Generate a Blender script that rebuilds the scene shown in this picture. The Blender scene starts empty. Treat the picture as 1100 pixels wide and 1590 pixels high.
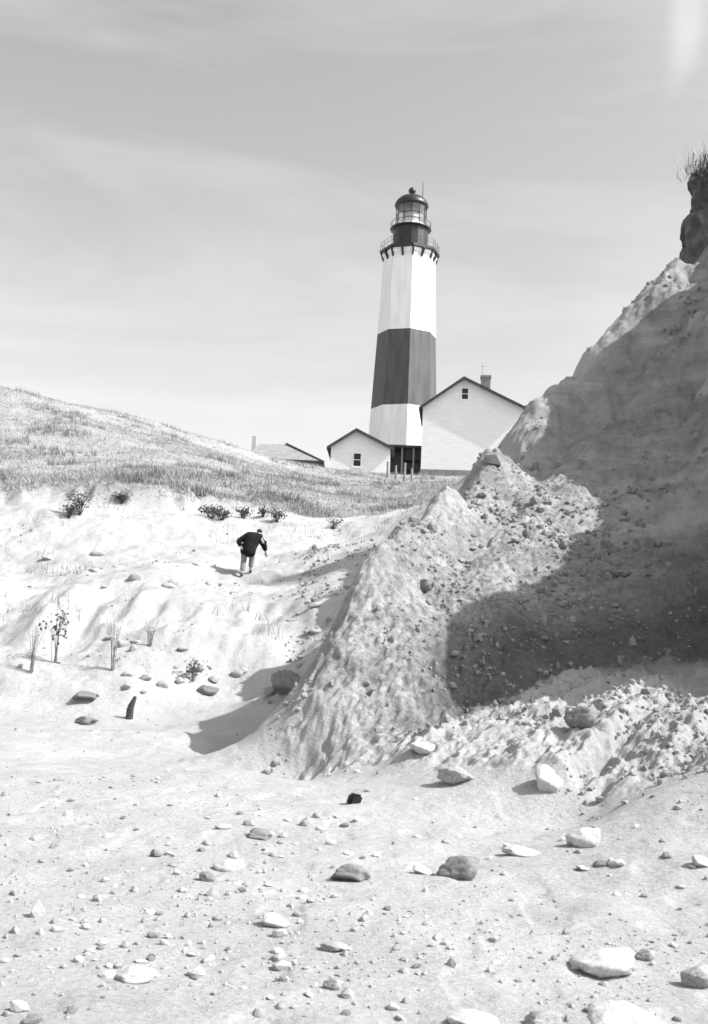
import bpy, bmesh, math, random
import numpy as np
from mathutils import Vector, Matrix

# ------------------------------------------------------------------ camera, sky, sun, exposure
S = bpy.context.scene
COL = S.collection
FPX, CX, CY = 1705.0, 550.0, 795.0          # focal length and centre, in pixels of the 1100x1590 photograph
PITCH, ROLL, EYE = math.radians(6.9), math.radians(2.5), 1.6
fw = Vector((0, math.cos(PITCH), math.sin(PITCH)))
r0 = Vector((1, 0, 0)); u0 = Vector((0, -math.sin(PITCH), math.cos(PITCH)))
rt = r0*math.cos(ROLL) + u0*math.sin(ROLL)
up = -r0*math.sin(ROLL) + u0*math.cos(ROLL)
cam = bpy.data.cameras.new('camera'); camo = bpy.data.objects.new('camera', cam); COL.objects.link(camo)
camo.matrix_world = Matrix(((rt.x, up.x, -fw.x, 0), (rt.y, up.y, -fw.y, 0), (rt.z, up.z, -fw.z, EYE), (0, 0, 0, 1)))
cam.sensor_fit = 'HORIZONTAL'; cam.sensor_width = 36; cam.lens = 36*FPX/1100
cam.clip_start = 0.1; cam.clip_end = 8000
S.camera = camo
S.render.resolution_x, S.render.resolution_y = 708, 1024
S.view_settings.view_transform = 'Standard'; S.view_settings.look = 'None'
S.view_settings.gamma = 1; S.view_settings.use_curve_mapping = False
S.view_settings.exposure = 1.07

SUN_AZ, SUN_EL = math.radians(76), math.radians(45)   # azimuth from "towards the camera", turning to the right
L = Vector((math.sin(SUN_AZ)*math.cos(SUN_EL), -math.cos(SUN_AZ)*math.cos(SUN_EL), math.sin(SUN_EL)))
sun = bpy.data.lights.new('sun', 'SUN'); sun.energy = 3.4; sun.angle = math.radians(0.5); sun.color = (1, 0.99, 0.975)
suno = bpy.data.objects.new('sun', sun); COL.objects.link(suno)
suno.rotation_euler = L.to_track_quat('Z', 'Y').to_euler()

W = bpy.data.worlds.new('World'); S.world = W; W.use_nodes = True
nt = W.node_tree; nt.nodes.clear()
def N(tree, t, **kw):
    n = tree.nodes.new(t)
    for k, v in kw.items(): setattr(n, k, v)
    return n
wo = N(nt, 'ShaderNodeOutputWorld'); bg = N(nt, 'ShaderNodeBackground')
sky = N(nt, 'ShaderNodeTexSky', sky_type='NISHITA', sun_disc=False)
sky.sun_elevation = SUN_EL; sky.sun_rotation = math.atan2(L.x, L.y)
sky.air_density = 1.0; sky.dust_density = 2.5; sky.ozone_density = 1.0
bw = N(nt, 'ShaderNodeRGBToBW')            # the photograph is monochrome
tc = N(nt, 'ShaderNodeTexCoord'); mp = N(nt, 'ShaderNodeMapping')
mp.inputs['Rotation'].default_value = (0, math.radians(24), 0); mp.inputs['Scale'].default_value = (1.1, 1.1, 4.5)
cn = N(nt, 'ShaderNodeTexNoise'); cn.inputs['Scale'].default_value = 1.6; cn.inputs['Detail'].default_value = 7
cn.inputs['Roughness'].default_value = 0.55; cn.inputs['Distortion'].default_value = 0.6
cr = N(nt, 'ShaderNodeMapRange'); cr.inputs['From Min'].default_value = 0.42; cr.inputs['From Max'].default_value = 0.75
cr.inputs['To Min'].default_value = 0.0; cr.inputs['To Max'].default_value = 0.17
mx = N(nt, 'ShaderNodeMix', data_type='FLOAT'); mx.inputs['B'].default_value = 7.0
nt.links.new(tc.outputs['Generated'], mp.inputs['Vector']); nt.links.new(mp.outputs[0], cn.inputs['Vector'])
nt.links.new(cn.outputs['Fac'], cr.inputs['Value'])
wd = (fw + rt*((1068-CX)/FPX) + up*((CY-20)/FPX)).normalized()     # an upright wisp of cirrus
wm = N(nt, 'ShaderNodeMapping'); wm.inputs['Location'].default_value = (-wd.x*70, -wd.y*9, -wd.z*24); wm.inputs['Scale'].default_value = (70, 9, 24)
wn = N(nt, 'ShaderNodeVectorMath', operation='MULTIPLY_ADD'); wn.inputs[1].default_value = (1.2, 1.2, 1.2)
wl = N(nt, 'ShaderNodeVectorMath', operation='LENGTH'); wr_ = N(nt, 'ShaderNodeMapRange', interpolation_type='SMOOTHSTEP')
wr_.inputs['From Min'].default_value = 1.5; wr_.inputs['From Max'].default_value = 0.3; wr_.inputs['To Min'].default_value = 0; wr_.inputs['To Max'].default_value = 0.11
wa = N(nt, 'ShaderNodeMath', operation='ADD')
wns = N(nt, 'ShaderNodeTexNoise'); wns.inputs['Scale'].default_value = 14; wns.inputs['Detail'].default_value = 6
wsub = N(nt, 'ShaderNodeVectorMath', operation='SUBTRACT'); wsub.inputs[1].default_value = (.5, .5, .5)
nt.links.new(tc.outputs['Generated'], wm.inputs[0]); nt.links.new(tc.outputs['Generated'], wns.inputs['Vector']); nt.links.new(wns.outputs['Color'], wsub.inputs[0])
nt.links.new(wsub.outputs[0], wn.inputs[0]); nt.links.new(wm.outputs[0], wn.inputs[2]); nt.links.new(wn.outputs[0], wl.inputs[0]); nt.links.new(wl.outputs['Value'], wr_.inputs['Value'])
nt.links.new(cr.outputs[0], wa.inputs[0]); nt.links.new(wr_.outputs[0], wa.inputs[1]); nt.links.new(wa.outputs[0], mx.inputs['Factor'])
nt.links.new(sky.outputs[0], bw.inputs[0]); nt.links.new(bw.outputs[0], mx.inputs['A'])
nt.links.new(mx.outputs['Result'], bg.inputs['Color']); bg.inputs['Strength'].default_value = 0.137
nt.links.new(bg.outputs[0], wo.inputs['Surface'])

# ------------------------------------------------------------------ helpers
rng = np.random.default_rng(7); random.seed(7)
def ray(px, py):
    a, b = (px-CX)/FPX, -(py-CY)/FPX
    d = fw + rt*a + up*b
    return d
def P(px, py, d):                      # point on the ray of a pixel, d metres in front of the camera along +Y
    v = ray(px, py); v = v*(d/v.y)
    return Vector((v.x, v.y, v.z+EYE))
def G(px, py, z):                      # point on the ray of a pixel at a height z
    v = ray(px, py); t = (z-EYE)/v.z
    return Vector((v.x*t, v.y*t, z))

def hash2(ix, iy, seed):
    h = (ix.astype(np.int64)*374761393 + iy.astype(np.int64)*668265263 + seed*1442695041) & 0xffffffff
    h = ((h ^ (h >> 13))*1274126177) & 0xffffffff
    h = h ^ (h >> 16)
    return (h & 0xffff)/65535.0
def vnoise(x, y, seed=0):
    ix, iy = np.floor(x), np.floor(y); fx, fy = x-ix, y-iy
    fx = fx*fx*fx*(fx*(fx*6-15)+10); fy = fy*fy*fy*(fy*(fy*6-15)+10)
    a = hash2(ix, iy, seed); b = hash2(ix+1, iy, seed); c = hash2(ix, iy+1, seed); d = hash2(ix+1, iy+1, seed)
    return (a+(b-a)*fx)+((c+(d-c)*fx)-(a+(b-a)*fx))*fy
def fbm(x, y, sc, octv=4, seed=0, gain=0.5):
    x = x/sc; y = y/sc; s = 0; a = 1; t = 0
    for o in range(octv):
        s = s + a*(vnoise(x, y, seed+o*17)*2-1); t += a; a *= gain
        x, y = 1.9*(x*0.8-y*0.6)+5.3, 1.9*(x*0.6+y*0.8)+1.7
    return s/t
def sstep(a, b, x):
    t = np.clip((x-a)/(b-a), 0, 1); return t*t*(3-2*t)

# ------------------------------------------------------------------ terrain heights
ctrl = []
def c(*pts):
    for p in pts: ctrl.append((p.x, p.y, p.z))
def wpt(*ps):
    for p in ps: ctrl.append(p)
# beach
for x in (-30, -14, -6, 0, 6, 12, 22): wpt((x, -4, -0.15), (x, 3, 0.0))
for x in (-24, -12): wpt((x, 9, 0.0), (x, 16, 0.1))
c(*[G(x, 1400, 0.0) for x in (0, 300, 550, 800, 1050)])
c(*[G(x, 1280, 0.0) for x in (0, 250, 500, 700, 900)])
c(*[G(x, 1200, 0.05) for x in (0, 200, 380)])
c(*[G(x, 1140, 0.12) for x in (0, 150, 300)])
# bank on the left: foot, face, ledge, top
c(G(0, 1085, .25), G(150, 1092, .25), G(300, 1092, .3), G(390, 1080, .45))
c(P(0, 1000, 24), P(110, 1000, 24.5), P(220, 1005, 24), P(300, 1015, 24), P(380, 1000, 25))
c(P(0, 915, 29), P(150, 905, 30), P(280, 903, 31), P(400, 905, 32), P(490, 930, 28))
c(P(0, 862, 36), P(150, 852, 37), P(300, 852, 37), P(430, 868, 36), P(520, 855, 37))
c(P(0, 785, 41.5), P(200, 787, 42), P(340, 803, 43), P(450, 806, 45), P(560, 806, 50))
c(P(-300, 780, 42), P(-300, 900, 30), P(-300, 1080, 21), P(-600, 780, 42), P(-600, 1080, 21))
# grassy hill
c(P(0, 745, 50), P(250, 745, 52), P(500, 768, 58), P(600, 772, 62), P(650, 765, 66))
c(P(0, 682, 64), P(250, 695, 68), P(400, 728, 74), P(520, 745, 84), P(620, 752, 92), P(700, 752, 96))
crest = [(-300, 560, 84), (0, 608, 85), (100, 627, 86), (200, 647, 88), (300, 674, 92), (400, 708, 98), (500, 732, 104)]
for a, b, d in crest:
    p = P(a, b, d); c(p); wpt((p.x*1.2, p.y*1.2, p.z-0.3), (p.x*1.7, p.y*1.7, p.z-3))
c(P(560, 739, 116), P(640, 746, 116), P(720, 741, 119), P(800, 745, 122))
wpt((0, 150, 21.5), (14, 150, 21.5), (30, 150, 21), (60, 120, 18), (60, 60, 16), (0, 200, 20), (60, 200, 20))
# chute left of the nose
c(P(440, 1135, 16.5), P(480, 1098, 17.5), P(510, 1030, 20.5), P(545, 960, 25), P(580, 890, 31), P(610, 835, 39))
# crest of the bluff, nose to top
nose = [(470, 1192, 14.3), (488, 1110, 14.6), (502, 1058, 14.9), (530, 990, 15.6), (556, 925, 16.2), (578, 866, 16.9), (625, 838, 18.0),
        (680, 792, 19.8), (755, 716, 22.6), (828, 624, 25.6), (905, 552, 27.6), (985, 468, 29), (1050, 405, 29.6)]
c(*[P(*q) for q in nose])
# behind the crest
c(P(590, 900, 22), P(680, 850, 27), P(680, 820, 34), P(780, 745, 38), P(880, 640, 40), P(1000, 540, 42), P(760, 760, 60), P(900, 700, 65))
wpt((14, 32, 14.0), (20, 34, 14.5), (30, 36, 14.5), (40, 45, 15), (22, 46, 15))
# nose front and the face
c(P(560, 1155, 14.0), P(640, 1135, 14.1), P(560, 1060, 14.9), P(600, 960, 16.0), P(640, 880, 17.3), P(650, 1040, 15.3))
c(P(700, 1128, 14.4), P(800, 1080, 15.2), P(900, 1035, 16.0), P(1000, 1014, 16.6), P(1100, 990, 16.8))
c(P(740, 980, 16.5), P(800, 900, 18.3), P(740, 840, 18.9), P(820, 800, 20.6), P(900, 800, 21.0), P(900, 760, 22.1), P(780, 770, 20.8))
c(P(850, 700, 24.0), P(900, 640, 25.8), P(1000, 900, 18.6), P(1000, 780, 21.2), P(1000, 680, 23.6), P(1000, 560, 26.6))
c(P(1100, 900, 18.3), P(1100, 780, 20.4), P(1100, 680, 22.5), P(1100, 560, 25), P(1100, 460, 27.2), P(1100, 410, 28.6))
# scree
c(P(560, 1210, 12.8), P(650, 1205, 12.4), P(750, 1160, 13), P(850, 1205, 11.4), P(850, 1120, 13.2), P(960, 1150, 12), P(980, 1250, 10.2),
  P(1100, 1200, 10.4), P(1100, 1100, 12.6), P(1000, 1060, 14.6))
# bluff right of the frame: a steep buttress that shades the face
wpt((6.6, 8.0, .25), (6.6, 10.4, .7), (6.9, 13.5, 1.7), (7.4, 15.0, 2.4), (9, 9.6, .7), (9, 11.3, 2.4), (9, 12.9, 8.2), (9, 14.6, 9.0), (9, 16.2, 8.5), (9, 18.4, 8.3), (9, 20.4, 8.8), (9.8, 22.2, 12.2), (10.6, 25.6, 14.2), (7.3, 17, 3.4), (7.6, 20, 5.0))
wpt((12, 8.4, .8), (12, 10.8, 3.4), (12, 12.6, 8.4), (12, 16, 10.0), (12, 19, 10.6), (12, 22, 13.0), (12.5, 27, 14.6))
wpt((16, 7, .6), (16, 11.5, 5), (16, 14, 9.5), (16, 19, 12.4), (16, 26, 14.2), (26, 8, .8), (26, 16, 9), (26, 26, 14.4), (40, 8, .8), (40, 20, 11), (40, 30, 14.5))
c(P(1100, 432, 28.2), P(1060, 414, 29.1), P(945, 512, 28.4), P(866, 588, 26.7))
for q in nose[6:]:                       # the ridge is a thin fin: it drops away behind its crest
    p = P(*q); f_ = (p.y+1.9)/p.y; wpt((p.x*f_-.3, p.y*f_, p.z-1.0))
CT = np.array(ctrl)
def tps_fit(pts, lam=0.01):
    n = len(pts); d = np.linalg.norm(pts[:, None, :2]-pts[None, :, :2], axis=2)
    K = np.where(d > 0, d*d*np.log(np.maximum(d, 1e-9)), 0) + lam*np.eye(n)
    Pm = np.hstack([np.ones((n, 1)), pts[:, :2]])
    A = np.zeros((n+3, n+3)); A[:n, :n] = K; A[:n, n:] = Pm; A[n:, :n] = Pm.T
    return np.linalg.solve(A, np.concatenate([pts[:, 2], np.zeros(3)]))
TW = tps_fit(CT)
def tps(x, y):
    out = np.empty_like(x)
    for s in range(0, len(x), 20000):
        xs, ys = x[s:s+20000], y[s:s+20000]
        d2 = (xs[:, None]-CT[None, :, 0])**2 + (ys[:, None]-CT[None, :, 1])**2
        k = 0.5*d2*np.log(np.maximum(d2, 1e-12))
        out[s:s+20000] = k @ TW[:-3] + TW[-3] + TW[-2]*xs + TW[-1]*ys
    return out
def inpoly(x, y, poly):
    r = np.zeros(len(x), bool); n = len(poly)
    for i in range(n):
        x1, y1 = poly[i]; x2, y2 = poly[(i+1) % n]
        cnd = ((y1 > y) != (y2 > y)) & (x < (x2-x1)*(y-y1)/((y2-y1) if y2 != y1 else 1e-9)+x1)
        r ^= cnd
    return r
def polydist(x, y, poly):             # distance to a closed outline
    m = np.full(len(x), 1e9); n = len(poly)
    for i in range(n):
        ax, ay = poly[i]; bx, by = poly[(i+1) % n]; dx, dy = bx-ax, by-ay
        t = np.clip(((x-ax)*dx+(y-ay)*dy)/(dx*dx+dy*dy), 0, 1)
        m = np.minimum(m, np.hypot(x-ax-t*dx, y-ay-t*dy))
    return m
bl = [P(*q) for q in nose]
back = [(p.x-0.5, p.y+0.7) for p in bl]
BLUFF = [(-0.9, 13.9)] + back + [(16, 38), (46, 48), (46, 7), (8, 8.6), (5.2, 9.2), (2.6, 10.6), (1.2, 12.0), (0.2, 13.0)]
top_pts = [P(-600, 772, 42), P(-300, 772, 42), P(0, 774, 42), P(200, 777, 42.6), P(340, 793, 43.8), P(450, 797, 45.8), P(560, 798, 51), P(660, 800, 52)]
TX = np.array([p.x for p in top_pts]+[30.]); TY = np.array([p.y for p in top_pts]+[46.])
base_pts = [P(-600, 1085, 21.5), G(0, 1085, .25), G(150, 1090, .25), G(300, 1092, .3), G(390, 1085, .4), P(480, 1098, 17.5)]
BX = np.array([p.x for p in base_pts]); BY = np.array([p.y for p in base_pts])
def regions(x, y):
    w = 0.35*fbm(x, y, 1.6, 3, 91)
    ins = inpoly(x, y, BLUFF); d = polydist(x, y, BLUFF)
    sd = np.where(ins, d, -d) + w
    gr = (y - np.interp(x, TX, TY)) + 1.1*fbm(x, y, 3.5, 4, 33)
    bk = (y - np.interp(x, BX, BY)) + w*2
    bluff = sstep(-0.35, 0.35, sd)
    grass = sstep(-0.12, 0.12, gr)*(1-bluff)
    # the top of the bluff is turf as well
    grass = np.maximum(grass, sstep(31.5, 34, y)*sstep(9, 12, x))
    bank = sstep(-0.6, 0.6, bk)*(1-bluff)*(1-grass)
    return bluff, grass, bank, sd
SC_DIR = np.array((0.62, 0.785))        # fall line of the scree
GROOVE = [P(*q) for q in ((925, 625, 26.2), (842, 705, 23.4), (765, 790, 20.2), (712, 860, 18.2), (665, 935, 16.9))]
SPUR = [P(*q) for q in ((915, 755, 22.2), (830, 790, 20.8), (760, 870, 18.6), (700, 960, 16.7))]
RIM = [P(*q) for q in ((600, 850, 17.5), (655, 812, 19.0), (715, 756, 21.2), (760, 710, 22.8))]
def groove(x, y, ln_, w_):
    m_ = np.full(len(x), 1e9)
    for p_, q_ in zip(ln_, ln_[1:]):
        dx, dy = q_.x-p_.x, q_.y-p_.y; t_ = np.clip(((x-p_.x)*dx+(y-p_.y)*dy)/(dx*dx+dy*dy), 0, 1)
        m_ = np.minimum(m_, np.hypot(x-p_.x-t_*dx, y-p_.y-t_*dy))
    return np.exp(-(m_*(1+.25*fbm(x, y, .8, 3, 88))/w_)**2)
def H(x, y):
    z = tps(x, y)
    bluff, grass, bank, sd = regions(x, y)
    beach = np.clip(1-bluff-grass-bank, 0, 1)
    near = sstep(55, 25, np.hypot(x, y))
    z = z + beach*(0.035*fbm(x, y, 1.6, 4, 1) + 0.022*fbm(x, y, 0.35, 3, 2))
    z = z - beach*0.015*sstep(0.62, 0.8, vnoise(x/0.33, y/0.33, 71))
    z = z + bank*(0.42*fbm(x, y, 2.8, 4, 3) + 0.08*fbm(x, y, 0.6, 4, 4, .65))
    runn = fbm(x/0.9, y/4.0, 1.0, 3, 12)
    z = z + bank*sstep(23, 25, y)*sstep(30, 28, y)*0.34*runn
    z = z + grass*(0.65*sstep(0, 1, grass)*sstep(49, 43, y) + 0.5*fbm(x, y, 9, 4, 5) + 0.10*fbm(x, y, 1.5, 3, 6))
    # the bluff: big lumps, rills down the fall line, rubble
    u = x*SC_DIR[0]+y*SC_DIR[1]; v = -x*SC_DIR[1]+y*SC_DIR[0]
    base = tps_scree(x, y)
    z = z - 0.42*groove(x, y, GROOVE, 0.55)*bluff + 0.15*groove(x, y, SPUR, 0.9)*bluff
    z = z + 0.30*groove(x, y, RIM, 0.5)*bluff
    rills = fbm(v/0.42, u/3.2, 1.0, 3, 8)
    rub = np.abs(fbm(x, y, 0.30, 4, 9, 0.65))
    depth = sstep(-0.3, 1.0, sd)
    nosem = sstep(6.5, 2.0, x)*sstep(24, 20, y)
    scree = bluff*base
    face = bluff*(1-base)
    z = z + face*depth*(0.24*fbm(x, y, 2.4, 4, 10) + 0.24*(1-.55*nosem)*fbm(x, y, 0.8, 5, 11, .7) + 0.14*(0.2-np.abs(fbm(x, y, 0.5, 3, 19, .6)))*sstep(3, 6, z) + 0.07*np.sin(z*4.2+3.5*fbm(x, y, 2.0, 3, 14))*sstep(4, 7, z) + 0.24*(0.25-np.abs(fbm(v/0.9, u/4.5, 1.0, 3, 15)))*sstep(3.5, 6, z) - 0.5*sstep(.70, .86, vnoise(x/1.3, y/1.3, 16))*sstep(5, 7, z))
    z = z + face*(0.08*nosem+0.12)*(0.22-rub)*sstep(0, 0.5, sd)
    z = z + scree*(0.24*rills + 0.05*fbm(x, y, 0.8, 3, 13) + 0.22*(0.2-rub))*sstep(0, 0.8, sd)
    return z
def tps_scree(x, y):                    # 1 on the rubble apron at the foot of the bluff
    lim = np.interp(x, [0, 1.3, 2.3, 3.4, 4.6, 5.6, 7, 9], [13.3, 14.3, 15.1, 15.9, 16.4, 16.4, 13.5, 11])
    return sstep(0.3, -0.3, y-lim)
def H1(x, y): return float(H(np.array([x], float), np.array([y], float))[0])
def hit(px, py, lo=3.0, hi=140.0, n=1500):
    v = ray(px, py); ds = np.geomspace(lo, hi, n)
    x, y, zz = v.x/v.y*ds, ds, EYE+v.z/v.y*ds
    h = H(x, y); b = np.nonzero(h >= zz)[0]
    if len(b) == 0: return P(px, py, 40)
    i = b[0]; return Vector((x[i], y[i], h[i]))

# ------------------------------------------------------------------ materials (all procedural, all neutral: the photograph is monochrome)
MATS = {}
def mat(name, g, rough=0.8, var=0.0, scale=5.0, bump=0.0, bscale=20.0, metallic=0.0, spec=0.3, detail=6, stretch=None):
    if name in MATS: return MATS[name]
    m = bpy.data.materials.new(name); m.use_nodes = True; t = m.node_tree; b = t.nodes['Principled BSDF']
    b.inputs['Roughness'].default_value = rough; b.inputs['Metallic'].default_value = metallic
    b.inputs['Specular IOR Level'].default_value = spec
    tcn = N(t, 'ShaderNodeTexCoord')
    no = N(t, 'ShaderNodeTexNoise'); no.inputs['Scale'].default_value = scale; sm_ = N(t, 'ShaderNodeMapping'); sm_.inputs['Scale'].default_value = stretch or (1, 1, 1); no.inputs['Detail'].default_value = detail
    rp = N(t, 'ShaderNodeMapRange'); rp.inputs['From Min'].default_value = 0.3; rp.inputs['From Max'].default_value = 0.7
    rp.inputs['To Min'].default_value = g*(1-var); rp.inputs['To Max'].default_value = g*(1+var)
    t.links.new(tcn.outputs['Object'], sm_.inputs[0]); t.links.new(sm_.outputs[0], no.inputs['Vector']); t.links.new(no.outputs['Fac'], rp.inputs['Value'])
    t.links.new(rp.outputs[0], b.inputs['Base Color'])
    if bump:
        n2 = N(t, 'ShaderNodeTexNoise'); n2.inputs['Scale'].default_value = bscale; n2.inputs['Detail'].default_value = 5
        bp = N(t, 'ShaderNodeBump'); bp.inputs['Strength'].default_value = bump; bp.inputs['Distance'].default_value = 0.02
        t.links.new(tcn.outputs['Object'], n2.inputs['Vector']); t.links.new(n2.outputs['Fac'], bp.inputs['Height'])
        t.links.new(bp.outputs[0], b.inputs['Normal'])
    MATS[name] = m; return m
def terrain_mat():
    m = bpy.data.materials.new('sand_clay_turf'); m.use_nodes = True; t = m.node_tree; b = t.nodes['Principled BSDF']
    b.inputs['Roughness'].default_value = 0.95; b.inputs['Specular IOR Level'].default_value = 0.1
    tcn = N(t, 'ShaderNodeTexCoord')
    def noise(sc, det=6, ro=0.55, vec=None):
        n = N(t, 'ShaderNodeTexNoise'); n.inputs['Scale'].default_value = sc; n.inputs['Detail'].default_value = det; n.inputs['Roughness'].default_value = ro
        t.links.new(vec if vec else tcn.outputs['Object'], n.inputs['Vector']); return n.outputs['Fac']
    def rng_(f, a, bb, lo, hi):
        n = N(t, 'ShaderNodeMapRange'); n.inputs['From Min'].default_value = a; n.inputs['From Max'].default_value = bb
        n.inputs['To Min'].default_value = lo; n.inputs['To Max'].default_value = hi; t.links.new(f, n.inputs['Value']); return n.outputs[0]
    def mul(a, bb):
        n = N(t, 'ShaderNodeMath', operation='MULTIPLY'); t.links.new(a, n.inputs[0]); t.links.new(bb, n.inputs[1]); return n.outputs[0]
    def mix(f, a, bb):
        n = N(t, 'ShaderNodeMix', data_type='FLOAT'); t.links.new(f, n.inputs['Factor']); t.links.new(a, n.inputs['A']); t.links.new(bb, n.inputs['B']); return n.outputs['Result']
    def att(nm):
        n = N(t, 'ShaderNodeAttribute', attribute_name=nm); return n.outputs['Fac']
    sand = mul(mul(rng_(noise(0.9), 0.3, 0.7, 0.34, 0.415), rng_(noise(28, 4), 0.3, 0.7, 0.86, 1.12)), rng_(noise(4.5, 5, 0.7), 0.60, 0.72, 1.0, 0.72))
    mp2 = N(t, 'ShaderNodeMapping'); mp2.inputs['Scale'].default_value = (0.25, 0.25, 2.6); t.links.new(tcn.outputs['Object'], mp2.inputs[0])
    clay = mul(mul(rng_(noise(1.0, 5, 0.6, mp2.outputs[0]), 0.3, 0.7, 0.21, 0.31), rng_(noise(1.7, 6, 0.6), 0.40, 0.66, 1.12, 0.74)), mix(att('stony'), rng_(noise(10, 5, 0.6), 0.3, 0.7, 1.08, 0.90), rng_(noise(9, 6, 0.8), 0.42, 0.64, 1.28, 0.50)))
    turf = mul(rng_(noise(0.16, 6, 0.6), 0.3, 0.7, 0.34, 0.27), rng_(noise(1.4, 8, 0.75), 0.3, 0.7, 1.12, 0.85))
    low_clay = mul(rng_(noise(0.8), 0.3, 0.7, 0.075, 0.12), rng_(noise(9, 6, 0.7), 0.3, 0.7, 1.2, 0.75))     # darker clay low on the bluff face
    colr = mix(att('turf'), mix(att('low_dark'), mix(att('clay'), sand, clay), low_clay), turf)
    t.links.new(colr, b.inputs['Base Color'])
    bp = N(t, 'ShaderNodeBump'); bp.inputs['Strength'].default_value = 0.9; bp.inputs['Distance'].default_value = 0.05
    t.links.new(noise(7, 12, 0.72), bp.inputs['Height']); t.links.new(bp.outputs[0], b.inputs['Normal'])
    return m
M_TER = terrain_mat()
M_WHITE = mat('white_paint', 0.76, 0.6, 0.10, 1.2, stretch=(1.5, 1.5, .22))
M_WALL = mat('white_shingle_paint', 0.70, 0.7, 0.09, 1.5, stretch=(.5, .5, 5))
M_BROWN = mat('brown_band_paint', 0.08, 0.5, 0.25, 1.2, stretch=(1.5, 1.5, .22))
M_IRON = mat('black_iron', 0.018, 0.4, 0.3, 3, spec=0.5)
M_ROOF = mat('dark_roof_shingles', 0.05, 0.85, 0.3, 3)
M_PALEROOF = mat('weathered_grey_roof', 0.26, 0.9, 0.15, 1.5)
M_DARK = mat('dark_opening', 0.02, 0.4, 0.2, 3)
M_BRICK = mat('chimney_brick', 0.2, 0.9, 0.25, 6)
M_STONEW = mat('foundation_stone', 0.2, 0.9, 0.3, 2)
M_GREYWOOD = mat('weathered_wood', 0.22, 0.9, 0.3, 7, bump=0.5)
M_LENS = mat('lens_glass', 0.55, 0.15, 0.1, 8, spec=0.8)
M_BRASS = mat('lens_frame_brass', 0.3, 0.35, 0.1, 8, metallic=1)
M_STONE = [mat('pale_stone', 0.48, 0.9, 0.24, 9, 0.35, 34), mat('grey_stone', 0.31, 0.9, 0.3, 9, 0.35, 34), mat('dark_stone', 0.2, 0.8, 0.25, 6, 0.5, 25)]
M_CLOD = mat('clay_clod', 0.26, 0.95, 0.22, 4, 0.8, 14)
M_BLACK = mat('charred_wood', 0.012, 0.7, 0.4, 9, 0.6, 20)
M_BLADE = mat('dry_grass_blades', 0.37, 0.9, 0.2, 0.25, spec=0.1)
M_TWIG = mat('bush_twigs', 0.06, 0.9, 0.3, 5)
M_DEAD = mat('dead_stalks', 0.16, 0.9, 0.3, 5)
M_LEAF = mat('bush_leaves', 0.075, 0.8, 0.4, 6)
M_SOIL = mat('dark_topsoil', 0.11, 0.95, 0.4, 2.5, 0.9, 9)
M_COAT = mat('dark_wool_coat', 0.015, 0.95, 0.3, 12, spec=0.1)
M_TROUS = mat('pale_trousers', 0.2, 0.95, 0.12, 12)
M_SKIN = mat('skin', 0.36, 0.6, 0.06, 20)
M_HAIR = mat('dark_hair', 0.02, 0.7, 0.3, 40)
M_SHOE = mat('leather_shoe', 0.08, 0.5, 0.3, 20)
def glass():
    m = bpy.data.materials.new('lantern_glass'); m.use_nodes = True; t = m.node_tree; t.nodes.remove(t.nodes['Principled BSDF'])
    o = t.nodes['Material Output']; tr = N(t, 'ShaderNodeBsdfTransparent'); gl = N(t, 'ShaderNodeBsdfGlossy'); ms = N(t, 'ShaderNodeMixShader')
    tr.inputs[0].default_value = (.9, .9, .9, 1); gl.inputs['Roughness'].default_value = 0.05; ms.inputs[0].default_value = 0.13
    t.links.new(tr.outputs[0], ms.inputs[1]); t.links.new(gl.outputs[0], ms.inputs[2]); t.links.new(ms.outputs[0], o.inputs[0]); return m
M_GLASS = glass()

# ------------------------------------------------------------------ object helpers
def link(name, me, m=None, parent=None):
    o = bpy.data.objects.new(name, me); COL.objects.link(o)
    if m is not None: me.materials.append(m)
    if parent is not None: o.parent = parent
    return o
def fin(name, bm, m, parent=None, smooth=False):
    me = bpy.data.meshes.new(name); bmesh.ops.recalc_face_normals(bm, faces=bm.faces); bm.to_mesh(me); bm.free()
    if smooth:
        for p in me.polygons: p.use_smooth = True
    return link(name, me, m, parent)
def tag(o, label, cat, group=None):
    o['label'] = label; o['category'] = cat
    if group: o['group'] = group
    return o
def empty(name, loc, rz=0, label=None, cat=None, group=None):
    o = bpy.data.objects.new(name, None); COL.objects.link(o); o.location = loc; o.rotation_euler = (0, 0, rz); o.empty_display_size = 0.2
    if label: tag(o, label, cat, group)
    return o
def box(bm, x0, x1, y0, y1, z0, z1):
    v = [bm.verts.new(p) for p in ((x0, y0, z0), (x1, y0, z0), (x1, y1, z0), (x0, y1, z0), (x0, y0, z1), (x1, y0, z1), (x1, y1, z1), (x0, y1, z1))]
    for f in ((3, 2, 1, 0), (4, 5, 6, 7), (0, 1, 5, 4), (1, 2, 6, 5), (2, 3, 7, 6), (3, 0, 4, 7)): bm.faces.new([v[i] for i in f])
def lathe(bm, prof, n=8, rot=0.0, cap=True):      # prof: (radius, z) from bottom to top
    rings = []
    for r, z in prof:
        rings.append([bm.verts.new((r*math.cos(rot+2*math.pi*k/n), r*math.sin(rot+2*math.pi*k/n), z)) for k in range(n)])
    for a, b2 in zip(rings, rings[1:]):
        for k in range(n): bm.faces.new((a[k], a[(k+1) % n], b2[(k+1) % n], b2[k]))
    if cap: bm.faces.new(rings[0][::-1]); bm.faces.new(rings[-1])
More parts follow.
